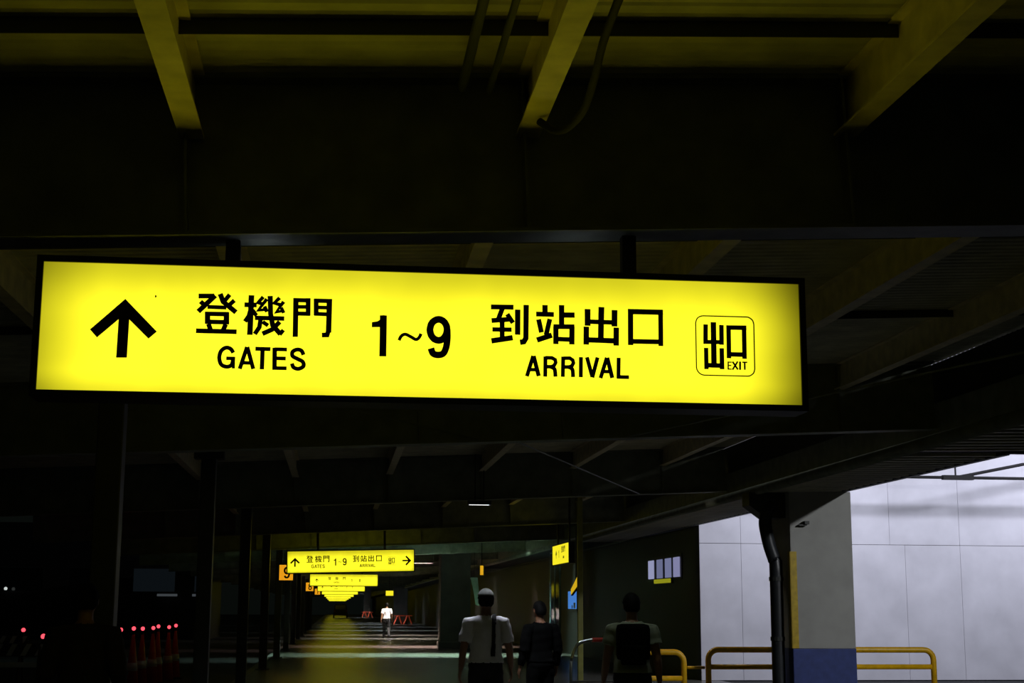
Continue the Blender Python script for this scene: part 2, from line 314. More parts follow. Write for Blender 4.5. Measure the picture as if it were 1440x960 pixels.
def smooth_pts(p, n=5):
    q = [p[0]] + list(p) + [p[-1]]; out = []
    for i in range(1, len(q)-2):
        a, b, c, d = (np.array(v, float) for v in q[i-1:i+3])
        for k in range(n):
            t = k/n
            out.append(tuple(.5*((2*b) + (c-a)*t + (2*a-5*b+4*c-d)*t*t + (3*b-a-3*c+d)*t**3)))
    return out + [tuple(p[-1])]
def glyph_mesh(name):
    key = 'glyph_' + name
    if key in bpy.data.meshes: return bpy.data.meshes[key]
    m = MB()
    for w, sm, pts in GLYPHS[name][1]:
        if w == 0: m.prism([(x/1000, z/1000) for x, z in pts], -.002, 0); continue
        if sm: pts = smooth_pts(pts)
        P = [np.array(p, float)/1000 for p in pts]; h = w*(1.09 if w > 6 else 1)/2000; L = []; Rr = []; n = len(P); closed = np.hypot(*(P[0]-P[-1])) < .0015
        if closed: P[-1] = P[0]
        for i in range(n):
            a = P[i-1] if i else (P[-2] if closed else None); b = P[i+1] if i < n-1 else (P[1] if closed else None)
            ds = [d/np.hypot(*d) for d in ([P[i]-a] if a is not None else []) + ([b-P[i]] if b is not None else [])]
            nn = [np.array((-d[1], d[0])) for d in ds]; v = sum(nn); v = v/np.hypot(*v); k = min(1.6, 1/max(.3, v@nn[0]))
            L.append(P[i]+v*h*k); Rr.append(P[i]-v*h*k)
        for i in range(n-1): m.prism([tuple(L[i]), tuple(L[i+1]), tuple(Rr[i+1]), tuple(Rr[i])], -.002, 0)
    return m.mesh(key, M['ink'])
PNAME = {'deng':'chinese_character','ji':'chinese_character','men':'chinese_character','dao':'chinese_character','zhan':'chinese_character','chu':'chinese_character','kou':'chinese_character',
         'GATES':'english_word','ARRIVAL':'english_word','one':'digit','nine':'digit','eight':'digit','seven':'digit','tilde':'tilde_mark','exit_box':'exit_symbol_outline','exit_mark':'exit_symbol','EXIT':'exit_word','arrow':'arrow'}
SW, SH = 3.358, .559
mat_big = sign_panel_mat('big_sign_yellow_acrylic', .02, .958, .07, .065, 1.4)
mat_far = sign_panel_mat('far_sign_yellow_acrylic', -.01, 1.01, .05, .05, 1.25)
mat_back = sign_panel_mat('sign_back_yellow_acrylic', .06, .94, .06, .08, .75)
def light_box_sign(y, z, label, layout, front, rollz=0.0, x=.3915, hang=(-.882, .905), w=SW, h=SH):
    t = thing('hanging_sign', label, 'sign', (x, y, z), (0, -rollz, 0), 'yellow hanging light box signs')
    W = w/2; fr = .028; D = .20
    m = MB()
    m.box(-W-fr, W+fr, 0, D, -fr, 0).box(-W-fr, W+fr, 0, D, h, h+fr).box(-W-fr, -W, 0, D, 0, h).box(W, W+fr, 0, D, 0, h)
    m.build('housing', M['housing'], t)
    MB().box(-W, W, .012, .02, 0, h).build('front_panel', front, t)
    MB().box(-W, W, D-.02, D-.012, 0, h).build('back_panel', mat_back, t)
    for hx in hang:
        b = MB().box(hx-.032, hx+.032, D/2-.03, D/2+.03, h+fr, (gz(x+hx) if y < 7 else dz(x+hx))-z-.002).build('hanger', M['housing'], t)
    for g, gx, gz_, sc, rot in layout:
        if g not in GLYPHS: continue
        o = link(PNAME[g], glyph_mesh(g), t, (gx-W, .0115, gz_), (0, rot, 0)); o.scale = (sc, 1, sc)
    return t
def g0(g, dx=0): c = GLYPHS[g][0]; return (g, c[0]/1000+dx, c[1]/1000, 1, 0)
lay1 = [g0(g) for g in ('arrow','deng','ji','men','GATES','one','tilde','nine','dao','zhan','chu','kou','ARRIVAL','exit_box','exit_mark','EXIT')]
s1 = light_box_sign(6.385, 2.454, 'big yellow light box sign pointing to gates 1 to 9 and arrival exit, nearest', lay1, mat_big)
MB().prism([(-1.204,.416),(-1.198,.414),(-1.196,.422),(-1.202,.426)], .0115, .0125).build('dirt_speck', M['ink'], s1)
for vx in (-.74, .66):     # vent slots in the top of the housing let the tubes shine up at the girder flange
    MB().box(vx-.06, vx+.06, .12, .14, SH+.0275, SH+.030).build('vent_slot', emit('vent_slot_tube_light', 'dfe8ff', 5.0), s1)
def lx(fr): return fr*SW
lay2 = [('arrow', lx(.059), .275, .92, 0), ('deng', lx(.176), .355, 1, 0), ('ji', lx(.243), .35, 1, 0), ('men', lx(.305), .35, 1, 0), ('GATES', lx(.24), .16, .95, 0),
        ('one', lx(.372), .265, 1, 0), ('tilde', lx(.412), .265, .8, 0), ('nine', lx(.450), .27, 1, 0), ('dao', lx(.538), .345, .95, 0), ('zhan', lx(.60), .345, .95, 0), ('chu', lx(.66), .345, .95, 0), ('kou', lx(.722), .345, .95, 0),
        ('ARRIVAL', lx(.632), .16, .9, 0), ('exit_box', lx(.823), .27, .85, 0), ('exit_mark', lx(.823), .27, .85, 0), ('EXIT', lx(.838), .195, .85, 0), ('arrow', lx(.944), .275, .92, math.pi/2)]
light_box_sign(40.0, 2.472, 'smaller yellow sign for gates 1 to 9 with arrows at both ends', lay2, mat_far, .0235)
def lay3(d): return [('arrow', lx(.10), .27, .62, 0), ('deng', lx(.29), .36, .8, 0), ('ji', lx(.395), .36, .8, 0), ('men', lx(.505), .36, .8, 0), ('GATES', lx(.39), .17, .7, 0), ('one', lx(.615), .27, .75, 0), ('tilde', lx(.675), .265, .6, 0)] + ([(d, lx(.735), .27, .75, 0)] if d else [])
light_box_sign(75.0, 2.585, 'yellow sign for gates 1 to 8 directly below the two-arrow sign', lay3('eight'), mat_far)
light_box_sign(108.0, 2.66, 'yellow sign partly hidden below the gates 1 to 8 sign', lay3('seven'), mat_far)
for k, y in enumerate((141, 174, 207, 240, 273, 306)):
    light_box_sign(y, 2.70, ['fifth', 'sixth', 'seventh', 'eighth', 'ninth', 'last'][k] + ' yellow sign down the walkway, tiny among the overlapping far signs', [], mat_far)

# orange gate number boxes hung beside the posts
def number_box(y, z, x, digit, label):
    t = thing('gate_number_box', label, 'sign', (x, y, z), (0,0,0), 'gate number boxes')
    MB().box(-.21, .21, 0, .16, -.02, .44).box(-.02, .02, .06, .10, .44, dz(x)-z-.002).build('housing', M['housing'], t)
    MB().box(-.19, .19, -.012, 0, .0, .42).build('front_panel', emit('orange_number_panel', 'f7a61c', .85), t)
    if digit: o = link('digit', glyph_mesh(digit), t, (.02, -.0125, .21)); o.scale = (1.7, 1, 1.7)
number_box(42, 2.275, -1.385, 'nine', 'orange light box with black number 9 behind the two-arrow sign')
number_box(76, 2.33, -1.31, 'eight', 'small orange light box with number 8 left of the far signs')
number_box(109, 2.42, -1.31, 'seven', 'tiny glowing number box farthest down the left row of posts')

# ------------------------------------------------------------------ right concrete column with drain pipe and bracket
t = thing('concrete_column', 'square concrete column with blue painted foot and yellow corner guard', 'column', (7.36, 22.5, 0))
MB().box(-.49, .49, -.5, .47, .96, 3.33, .012).build('shaft', M['concrete'], t)
MB().box(-.494, .494, -.504, .474, 0, .96, .012).build('painted_foot', M['blue'], t)
MB().box(-.498, -.40, -.510, -.497, .965, 2.41).box(-.506, -.49, -.505, -.40, .965, 2.41).build('corner_guard', M['guard'], t)
MB().prism([(-1.06, 3.32), (-1.06, 3.12), (-.80, 2.93), (-.49, 2.93), (-.49, 3.32)], -.30, .10).build('bracket', M['dark'], t)
t = thing('drain_pipe', 'dark drain pipe with swan-neck bend beside the concrete column', 'pipe', (6.66, 22.25, 0))
e = [(.02, 0, 3.15), (-.06, 0, 3.02), (-.10, 0, 2.88), (-.09, 0, 2.74), (-.04, 0, 2.5), (.03, 0, 2.28), (.05, 0, 2.1), (.05, 0, 0)]
MB().tube(smooth_pts(e, 4), .10, 14).build('pipe', M['pipe'], t, smooth=True)
for z in (2.0, 1.1, .4): MB().tube([(.05,0,z-.03),(.05,0,z+.03)], .112, 14).build('clamp', M['dark'], t)
tag(MB().box(7.00, 7.12, 21.93, 21.998, 2.80, 2.82).box(7.08, 7.15, 21.9, 21.998, 2.82, 2.87).build('wall_bracket', M['dark']), 'small dark bracket fixed near the top of the concrete column', 'bracket')

# yellow guard rails
def rail(x0, x1, y, z, label, mids):
    t = thing('guard_rail', label, 'railing', (x0, y, 0), (0,0,0), 'yellow tubular guard rails')
    L = x1-x0; r = .16
    def arc(cx, cz, a0, a1): return [(cx+r*math.cos(a), 0, cz+r*math.sin(a)) for a in np.linspace(a0, a1, 7)]
    pts = [(0,0,0)] + arc(r, z-r, math.pi, math.pi/2) + arc(L-r, z-r, math.pi/2, 0) + [(L,0,0)]
    MB().tube(pts, .047, 12).build('frame_tube', M['yellow'], t, smooth=True)
    for mz in mids: MB().tube([(.04,0,mz),(L-.04,0,mz)], .042, 12).build('middle_rail', M['yellow'], t, smooth=True)
    for px in (0, L): MB().tube([(px,0,0),(px,0,.02)], .09, 14).build('foot_plate', M['yellow'], t)
    return t
rail(5.96, 9.72, 23.6, .90, 'yellow guard rail passing behind the concrete column', [.63, .3])
t = rail(4.5, 5.56, 23.6, .86, 'short yellow guard rail in the dark left of the column rail', [.45])
MB().tube([(1.06,0,.62),(1.40,0,.62)], .025, 10).build('link_bar', M['yellow'], t, smooth=True)

# bracing tubes in front of the white wall
t = thing('wall_stay', 'thin dark tube stay in front of the white wall with slanting brace', 'pipe', (8.2, 31.2, 0))
MB().tube([(0,0,4.42),(13,0,4.42)], .035, 10).build('long_tube', M['rubber'], t)
MB().tube([(5.45,0,4.44),(7.5,0,4.85),(12.5,0,5.85)], .035, 10).build('slanting_tube', M['rubber'], t)
MB().tube([(5.35,0,4.44),(5.35,0,5.6)], .018, 8).build('drop_rod', M['rubber'], t)
MB().box(5.05, 5.75, -.06, .06, 4.37, 4.47).build('coupling', M['rubber'], t)

# floodlight heads (out of the picture, above and right of the canopy)
def flood(l, tg, label):
    t = thing('floodlight', label, 'floodlight', l, (0,0,0), 'yard floodlights')
    d = (Vector(tg)-Vector(l)).to_track_quat('-Z', 'Y').to_euler()
    MB().box(-.75, .75, -.2, .2, .03, .2).build('head', M['dark'], t, rot=d)
    (MB().tube([(0,0,.1),(0,-.4,.3),(0,-.4,-l[2])], .06, 10) if l[1] < 20 else MB().tube([(0,0,.1),(0,.4,.4),(0,WY-l[1]+.02,.4)], .05, 10)).build('support_arm', M['dark'], t)
for l, tg, p in FLOODS: flood(l, tg, 'floodlight on a %s arm of the white wall' % ('left' if l[0] < 12 else 'right'))
flood(*YARD, 'pole floodlight in the yard beyond the right of the view')

# ------------------------------------------------------------------ ceiling lamps with deep housings
def ceiling_lamp(x, y, z, power, hexa, label, L=1.2, W=.24, D=.17, rotz=0):
    t = thing('ceiling_lamp', label, 'lamp', (x, y, z), (0,0,rotz), 'ceiling lamps down the walkway')
    m = MB(); m.box(-L/2-.01, -L/2, -W/2, W/2, 0, D).box(L/2, L/2+.01, -W/2, W/2, 0, D).box(-L/2, L/2, -W/2-.01, -W/2, 0, D).box(-L/2, L/2, W/2, W/2+.01, 0, D).box(-L/2-.01, L/2+.01, -W/2-.01, W/2+.01, D, D+.02)
    m.build('housing', M['dark'], t)
    MB().box(-L/2+.02, L/2-.02, -.03, .03, D-.05, D-.005).build('tube', emit('lamp_tube_%s_%d' % (hexa, power), hexa, power), t)
    for q in (-L/2+.11, L/2-.11): MB().box(q-.01, q+.01, -.01, .01, D+.02, dz(x)-z-.002).build('hanger_rod', M['dark'], t)
ceiling_lamp(2.28, 23.9, gz(2.28)-.09, 3, 'f4f8ff', 'small dim white lamp under the third girder', L=.36, W=.1, D=.05)
ceiling_lamp(1.75, 16.75, 3.46, 240, 'f0f4ff', 'added unseen fill lamp above the capped man', L=1.0, W=.2, D=.14)  # added out of sight to brighten the shoulders and shirt
ceiling_lamp(2.75, 13.3, 3.62, 60, 'f2fff0', 'added unseen fill lamp above the luggage trolley', L=.5, W=.2, D=.16)  # added behind the big sign to light the trolley and shirt hem
ceiling_lamp(5.0, 24.9, 3.52, 90, 'fff6e6', 'added unseen fill lamp above the yellow guard rails', L=1.0, W=.24, D=.15)  # added behind the girder to brighten the rails
ceiling_lamp(1.2, -5.5, 3.50, 55, 'e8fff0', 'added unseen fill lamp behind the viewer', L=1.2, W=.3, D=.06)  # added as ambient fill for the girder faces and floor
LAMPS = [(49.5, 'd4ffec', 3.70), (59.9, 'ffd4cc', gz(3.4)-.04), (75.2, 'fff0e2', 3.56), (84.5, 'ffe9e0', 3.56), (101, 'eaf4ff', 3.52), (118, 'dcebff', 3.52), (136.9, 'e4efff', 3.52), (150, 'e4efff', 3.52), (224.6, 'e4efff', 3.52)]  # the last one is added to light the far narrow pillar and barricade
for k, (y, c, z) in enumerate(LAMPS):
    nm = ['nearest of the bright lamps down the walkway, just past the two-arrow sign', 'lamp tube glinting right of the two-arrow sign', 'third bright lamp down the walkway, over the far walking man'][k] if k < 3 else '%s bright lamp down the walkway, above the distant signs' % ['fourth','fifth','sixth','seventh','eighth','ninth'][k-3]
    ceiling_lamp(3.4, y, z, [2600, 3600, 1700, 1100, 800, 600, 1000, 500, 900][k], c, nm, L=.9 if k == 1 else 1.8, W=.14)

# ------------------------------------------------------------------ posts on the left
for k in range(12):
    y = 11.75+BAY*k
    nm = ['square steel post behind the dark figure at far left', 'second square steel post from the left', 'third square steel post from the left'][k] if k < 3 else '%s square steel post from the left, towards the orange number boxes' % ['fourth','fifth','sixth','seventh','eighth','ninth','tenth','eleventh','twelfth'][k-3]
    t = thing('steel_post', nm, 'post', (-1.77, y, 0), (0,0,0), 'left row of posts')
    MB().box(-.10, .10, -.10, .10, .02, gz(-1.77)+.45, .012).build('shaft', M['dark'], t)
    MB().box(-.17, .17, -.17, .17, 0, .02).build('base_plate', M['dark'], t)
    MB().box(-.2, .2, -.12, .12, gz(-1.77)+.45, dz(-1.77)-.02).build('head_plate', M['dark'], t)

# right-hand far columns
def square_col(x0, x1, y, label):
    t = thing('concrete_pillar', label, 'column', ((x0+x1)/2, y, 0)); w = (x1-x0)/2
    MB().box(-w, w, 0, 2*w, .25, dz((x0+x1)/2)-.03, .03).build('shaft', M['grey'], t)
    MB().box(-w-.04, w+.04, -.04, 2*w+.04, 0, .25, .02).build('plinth', M['grey'], t)
square_col(4.0, 5.15, 57.2, 'dark thick square pillar right of the far walking man')
square_col(5.4, 6.7, 140, 'pale grey pillar just right of the far walking man')
square_col(4.3, 5.3, 228, 'pale narrow pillar left of the far walking man')
# orange sawhorse barricades at the feet of the far pillars
def sawhorse(x, y, w, h, label):
    t = thing('sawhorse_barricade', label, 'barricade', (x, y, 0), (0,0,0), 'orange barricades at pillars')
    for s in (-1, 1):
        for q in (-1, 1):
            MB().tube([(s*w*.25+q*w*.21, q*.1, 0), (s*w*.25+q*.04, 0, h)], .075, 6).build('leg', M['orange'], t)
    MB().box(-w*.5, w*.5, -.03, .03, h*.92, h*1.0).build('board', M['orange'], t)
sawhorse(6.2, 138, 1.8, .8, 'orange barricade with slanting legs at the foot of the pale grey pillar')
sawhorse(4.8, 226, 1.7, .85, 'tiny orange barricade at the foot of the far narrow pillar')

# ------------------------------------------------------------------ shop front things on the right
t = thing('sign_post', 'slim steel post coloured with yellow sign light, right of the yellow side sign', 'post', (5.10, 31.0, 0))
MB().box(-.055, .055, -.055, .055, .02, dz(5.1)-.03, .01).build('shaft', mat('sign_lit_post_tint', '8a8a3a', .5), t)  # yellow light of the signs is put into the post colour
MB().box(-.12, .12, -.12, .12, 0, .02).build('base_plate', M['dark'], t)
t = thing('side_sign', 'small square-looking yellow sign seen at an angle beside the slim post', 'sign', (4.97, 31.7, 2.52))
MB().box(0, .14, 0, 2.35, -.02, .44).box(.05, .09, .3, .36, .44, dz(5.03)-2.522).box(.05, .09, 2.0, 2.06, .44, dz(5.03)-2.522).build('housing', M['housing'], t)
MB().box(-.012, 0, .03, 2.32, 0, .42).build('front_panel', emit('side_sign_yellow_panel', 'fff02a', .95), t)
for g, yy, zz, sc in [('arrow', 1.75, .22, .7), ('one', 1.35, .22, .9), ('deng', .9, .31, .75), ('ji', .7, .31, .75), ('men', .5, .31, .75), ('GATES', .65, .13, .5)]:
    o = link(PNAME[g], glyph_mesh(g), t, (-.0125, yy, zz), (0,0,-math.pi/2)); o.scale = (sc, 1, sc)
# lit transom windows in the dark wall
t = struct(MB().box(7.98, 8.0, 33.95, 37.85, 2.22, 2.82).build('window_1', M['dark']), 'row of four lit transom panes in the dark wall')
ys = [34.1, 35.0, 35.95, 36.95]
for k, y in enumerate(ys): MB().box(7.955, 7.975, y, y+.62, 2.28, 2.74).build('pane', emit('lit_pane_%d' % k, ['8f90b8', '7d82a8', '74799c', 'a3a7cc'][k], .75), t)
t = thing('lit_name_plate', 'small yellow-green lit plate under the transom windows', 'sign', (7.93, 34.9, 2.14))
MB().box(.01, .07, 0, 1.9, 0, .13).build('housing', M['housing'], t)
MB().box(-.002, .01, .02, 1.88, .015, .115).build('front_panel', emit('plate_yellow', '8f8f1c', .9), t)
t = thing('lit_display', 'small blue lit display on the dark wall below the yellow side sign', 'display', (7.86, 48.6, 1.52))
MB().box(.02, .14, -.04, 1.74, -.05, .64).build('housing', M['housing'], t)
MB().box(0, .02, 0, 1.7, 0, .58).build('screen', emit('blue_screen', '4a86d8', .8), t)
MB().box(-.004, 0, .12, .5, .02, .2).box(-.004, 0, .7, .9, .02, .12).build('dark_print', M['ink'], t)
t = thing('lit_arrow_plate', 'yellow-orange lit plate tilted above the blue display', 'sign', (6.05, 38.2, 1.86))
MB().poly3([(0,0,.0),(0,0,.17),(0,-1.5,.62),(0,-1.5,.30)], (.05,0,0)).build('housing', M['housing'], t)
MB().poly3([(-.012,-.03,.03),(-.012,-.03,.16),(-.012,-1.45,.58),(-.012,-1.45,.32)], (.012,0,0)).build('front_panel', emit('amber_plate', 'ddb41e', .85), t)
MB().tube([(.025,-.7,.4),(.025,-.7,dz(6.05)-1.9)], .02, 8).build('hanger', M['dark'], t)
struct(MB().box(7.0, 7.06, 47.6, 47.66, 0, 3.4).build('door_1', mat('pale_blue_door_frame', '8aa6b4', .4)), 'pale blue frame of the entrance in the dark wall')
d1 = bpy.data.objects['door_1']
for y0 in (46.6, 48.6): MB().box(7.0, 7.06, y0, y0+.06, 0, 3.4).build('jamb', MATS['pale_blue_door_frame'], d1)
MB().box(7.0, 7.06, 46.6, 48.66, 3.3, 3.4).build('head', MATS['pale_blue_door_frame'], d1)
MB().box(7.02, 7.04, 46.7, 48.58, .1, 3.3).build('glass', M['glassd'], d1)
t = thing('hanging_notice', 'tiny amber lit notice above the capped man', 'sign', (4.34, 45, 2.52))
MB().box(-.02, .12, .02, .1, -.02, .3).box(.04, .06, .05, .07, .3, dz(4.38)-2.522).build('housing', M['housing'], t)
MB().box(0, .095, .0, .02, 0, .28).build('front_panel', emit('amber_notice', 'e8b020', .85), t)
t = thing('wall_notice', 'tiny yellow lit sign above the far walking man', 'sign', (2.66, 80, 2.15))
MB().box(-.02, .42, .02, .12, -.02, .28).box(.18, .2, .05, .07, .28, 1.8).build('housing', M['housing'], t)
MB().box(0, .4, 0, .02, 0, .26).build('front_panel', emit('yellow_notice', 'fff02a', .95), t)
# pale banner hanging left of the capped man
t = thing('hanging_banner', 'pale green banner hanging above the capped man', 'banner', (4.9, 53, 1.6))
MB().poly3([(-.14,0,1.0),(.12,0,1.0),(.2,0,.3),(.18,0,0),(.05,0,.05),(-.02,0,.5)], (0,.02,0)).build('cloth', mat('pale_green_cloth', '8fa894', .8), t)
MB().tube([(-.16,.01,1.01),(.14,.01,1.01)], .015, 6).build('rod', M['dark'], t)
MB().tube([(0,.01,1.01),(0,.01,dz(4.9)-1.62)], .008, 6).build('cord', M['dark'], t)

# ------------------------------------------------------------------ road side
def barricade(x, y, z, w, label, lamps, rot):
    t = thing('striped_barricade', label, 'barricade', (x, y, z), (0,0,rot))
    MB().box(0, w, 0, .04, .93, 1.13).build('board', M['dark'], t)
    n = int(w/.2)
    for k in range(n):
        a = k*w/n
        MB().prism([(a+.02, .94), (a+.10, .94), (a+.19, 1.12), (a+.11, 1.12)], -.006, 0).build('stripe', M['white'], t)
    MB().box(0, w, 0, .04, .76, .84).build('lower_rail', M['white'], t)
    for px in (.12, w-.12):
        MB().tube([(px, -.3, 0), (px, .02, 1.1)], .025, 8).build('leg', M['dark'], t)
        MB().tube([(px, .34, 0), (px, .02, 1.1)], .025, 8).build('leg', M['dark'], t)
    for px in lamps:
        l = MB().tube([(px,.02,1.13),(px,.02,1.2)], .03, 10).build('warning_lamp', M['dark'], t)
        MB().ball((px,.02,1.235), .042, 10).build('lens', emit('red_lamp_lens', 'ff4a58', 1.9), l, smooth=True)
barricade(-6.4, 24.2, -.16, 1.95, 'barricade with diagonal white stripes and a red lamp at far left', [1.87], 0)
barricade(-7.6, 30.5, -.16, 1.6, 'barricade behind the striped one at far left with a single red lamp', [1.5], 0)
lampx = [(170, 885, 30), (185, 883, 31), (196, 884, 32), (209.5, 883, 33), (215.5, 881.5, 34), (230, 882, 35), (239.5, 880.5, 36)]
LP = [(-4.15, 30, 1.09), (-3.98, 31.2, 1.10), (-3.95, 32.4, 1.08), (-3.82, 33.4, 1.08), (-3.84, 34.6, 1.10), (-3.70, 35.6, 1.07), (-3.66, 36.8, 1.09)]
cn = ['nearest', 'second nearest', 'third nearest', 'middle', 'third farthest', 'second farthest', 'farthest']
LX = [-4.15, -4.06, -4.03, -3.93, -3.96, -3.83, -3.80]
for k, (x, y, z) in enumerate(LP):
    t = thing('traffic_cone', 'traffic cone with glowing red lamp, %s of seven in the row' % cn[k], 'cone', (LX[k], y, -.16), (0,0,0), 'lamp cones in a row')
    z = z + .16
    MB().box(-.2, .2, -.2, .2, 0, .04, .01).build('base', M['rubber'], t)
    MB().tube([(0,0,.04),(0,0,z-.12)], [.15, .03], 14).build('body', M['orange'], t, smooth=True)
    MB().tube([(0,0,.42),(0,0,.58)], [.118, .099], 14).build('reflective_band', M['white'], t, smooth=True)
    l = MB().tube([(0,0,z-.12),(0,0,z-.04)], .03, 10).build('warning_lamp', M['dark'], t)
    MB().ball((0,0,z), .042, 10).build('lens', MATS['red_lamp_lens'], l, smooth=True)
# building across the road
t = thing('far_building', 'dark low building across the road with faint grey windows', 'building', (-9.5, 80, -.16))
MB().box(-22, 2.9, 0, 8, 0, 6).build('wall', M['darkwall'], t)
for x0, x1 in ((-1.1, 1.15), (2.05, 2.85), (-4.4, -2.4), (-8, -5.6), (-12, -9.5)):
    f = MB().box(x0, x1, -.06, 0, 2.4, 3.7).build('window', M['dark'], t)
    MB().box(x0+.06, x1-.06, -.08, -.06, 2.46, 3.64).build('pane', emit('faint_window', '222a30', .2) if x0 > -2 else M['glassd'], f)
for x0, x1 in ((.25, 1.25), (2.05, 2.85)):  # pale strips that glow on their own
    MB().box(x0, x1, -.5, -.1, 2.22, 2.34).build('glow_strip', emit('faint_strip_glow', '555b60', .45), t)
t = thing('street_lamp', 'tiny white street lamp at far left', 'lamp', (-16.8, 79, -.16))
MB().tube([(0,0,0),(0,0,2.5)], .05, 8).build('pole', M['dark'], t)
MB().ball((0,0,2.56), .09, 8).build('globe', emit('white_globe', 'ccd4d0', .9), t)
# dark van parked at the end of the walkway
t = thing('parked_van', 'dark van standing at the far end of the walkway', 'van', (.75, 215, 0))
MB().loft([[(x*s, yy, z) for x, z in ((-.95,.35),(-.97,1.0),(-.85,1.75),(-.75,1.95),(.75,1.95),(.85,1.75),(.97,1.0),(.95,.35))] for yy, s in ((0,.97),(.08,1),(4.4,1),(4.6,.95))]).build('body', M['car'], t)
MB().box(-.72, .72, -.02, .01, 1.2, 1.75).build('rear_window', M['glassd'], t)
for s in (-1, 1):
    MB().box(s*.84-.07, s*.84+.07, -.03, .01, .85, 1.15).build('tail_lamp', M['red'], t)
    for yy in (.9, 3.7): MB().tube([(s*.94-.1, yy, .33), (s*.94+.1, yy, .33)], .33, 16).build('wheel', M['rubber'], t)
MB().box(-.95, .95, -.06, .02, .36, .52).build('bumper', M['dark'], t)

# ------------------------------------------------------------------ conduit and looped cable beside the brightest joist
tag(MB().tube(smooth_pts([(1.0, 3.4, 3.80), (.985, 4.6, 3.78), (.985, 5.3, 3.74), (.99, 5.62, 3.66), (.98, 5.82, 3.60), (.945, 6.0, 3.585), (.90, 6.1, 3.60), (.84, 6.16, 3.66)], 5), .017, 10).build('cable_loop', M['rubber'], smooth=True), 'thick dark cable looping down to the girder right of the brightest joist', 'cable')
tag(MB().tube([(.62, 3.2, 3.80), (.62, 6.19, 3.80)], .016, 8).build('conduit_pipe', M['dark'], smooth=True), 'dark conduit pipe left of the brightest joist, nearer the joist', 'pipe')
tag(MB().tube([(.50, 3.2, 3.81), (.50, 6.19, 3.81)], .022, 8).build('conduit_pipe', M['dark'], smooth=True), 'dark conduit pipe left of the brightest joist, farther from the joist', 'pipe')

# ------------------------------------------------------------------ luggage trolley
t = thing('luggage_trolley', 'luggage trolley with red handle bar beside the person in pale shirt', 'trolley', (2.50, 14.2, 0), (0,0,math.radians(8)))
MB().tube([(-.05,0,1.25),(.06,0,1.25)], .022, 12).build('handle_grip', M['red'], t)
MB().tube(smooth_pts([(-.26,0,1.05),(-.2,0,1.2),(-.06,0,1.25),(.06,0,1.25),(.2,0,1.2),(.26,0,1.05)], 4), .016, 10).build('handle_bar', M['chrome'], t, smooth=True)
for s in (-1, 1):
    MB().tube([(s*.26,0,1.05),(s*.24,.12,.3),(s*.22,.9,.18)], .016, 10).build('side_tube', M['chrome'], t, smooth=True)
    MB().tube([(s*.27-.02,.1,.08),(s*.27+.02,.1,.08)], .08, 14).build('wheel', M['rubber'], t)
    MB().tube([(s*.27,.1,.08),(s*.24,.14,.3)], .012, 8).build('wheel_fork', M['chrome'], t)
for z in (.5, .68, .86): MB().tube([(-.25,.09-.1*(z-.5),z),(.25,.09-.1*(z-.5),z)], .009, 8).build('back_bar', M['chrome'], t)
for k in range(6): MB().tube([(-.23,.15+.14*k,.285-.018*k),(.23,.15+.14*k,.285-.018*k)], .009, 8).build('deck_bar', M['chrome'], t)
MB().tube([(-.02,.88,.07),(.02,.88,.07)], .07, 14).build('wheel', M['rubber'], t)
MB().tube([(0,.88,.07),(0,.88,.2)], .012, 8).build('wheel_fork', M['chrome'], t)

# ------------------------------------------------------------------ people
SKIN = mat('skin', '8a6248', .55, var=.1, scale=20); HAIR = mat('black_hair', '0b0a0a', .8, var=.2, scale=40, spec=.15)
def seg_ring(c, t, up, rx, ry, n=14):
    s = t.cross(up).normalized(); u = s.cross(t).normalized()
    return [c + s*(rx*math.cos(2*math.pi*k/n)) + u*(ry*math.sin(2*math.pi*k/n)) for k in range(n)]
def capsule(m, pts, rad, flat=1.0, up=Vector((0,1,0)), n=12):
    pts = [Vector(p) for p in pts]; rings = []
    t0 = (pts[1]-pts[0]).normalized(); t1 = (pts[-1]-pts[-2]).normalized()
    for a in (-.95, -.6): rings.append(seg_ring(pts[0]+t0*rad[0]*a, t0, up, rad[0]*math.sqrt(1-a*a), rad[0]*math.sqrt(1-a*a)*flat, n))
    for i, p in enumerate(pts):
        t = (pts[min(i+1, len(pts)-1)] - pts[max(i-1, 0)]).normalized()
        rings.append(seg_ring(p, t, up, rad[i], rad[i]*flat, n))
    for a in (.6, .95): rings.append(seg_ring(pts[-1]+t1*rad[-1]*a, t1, up, rad[-1]*math.sqrt(1-a*a), rad[-1]*math.sqrt(1-a*a)*flat, n))
    m.loft(rings)
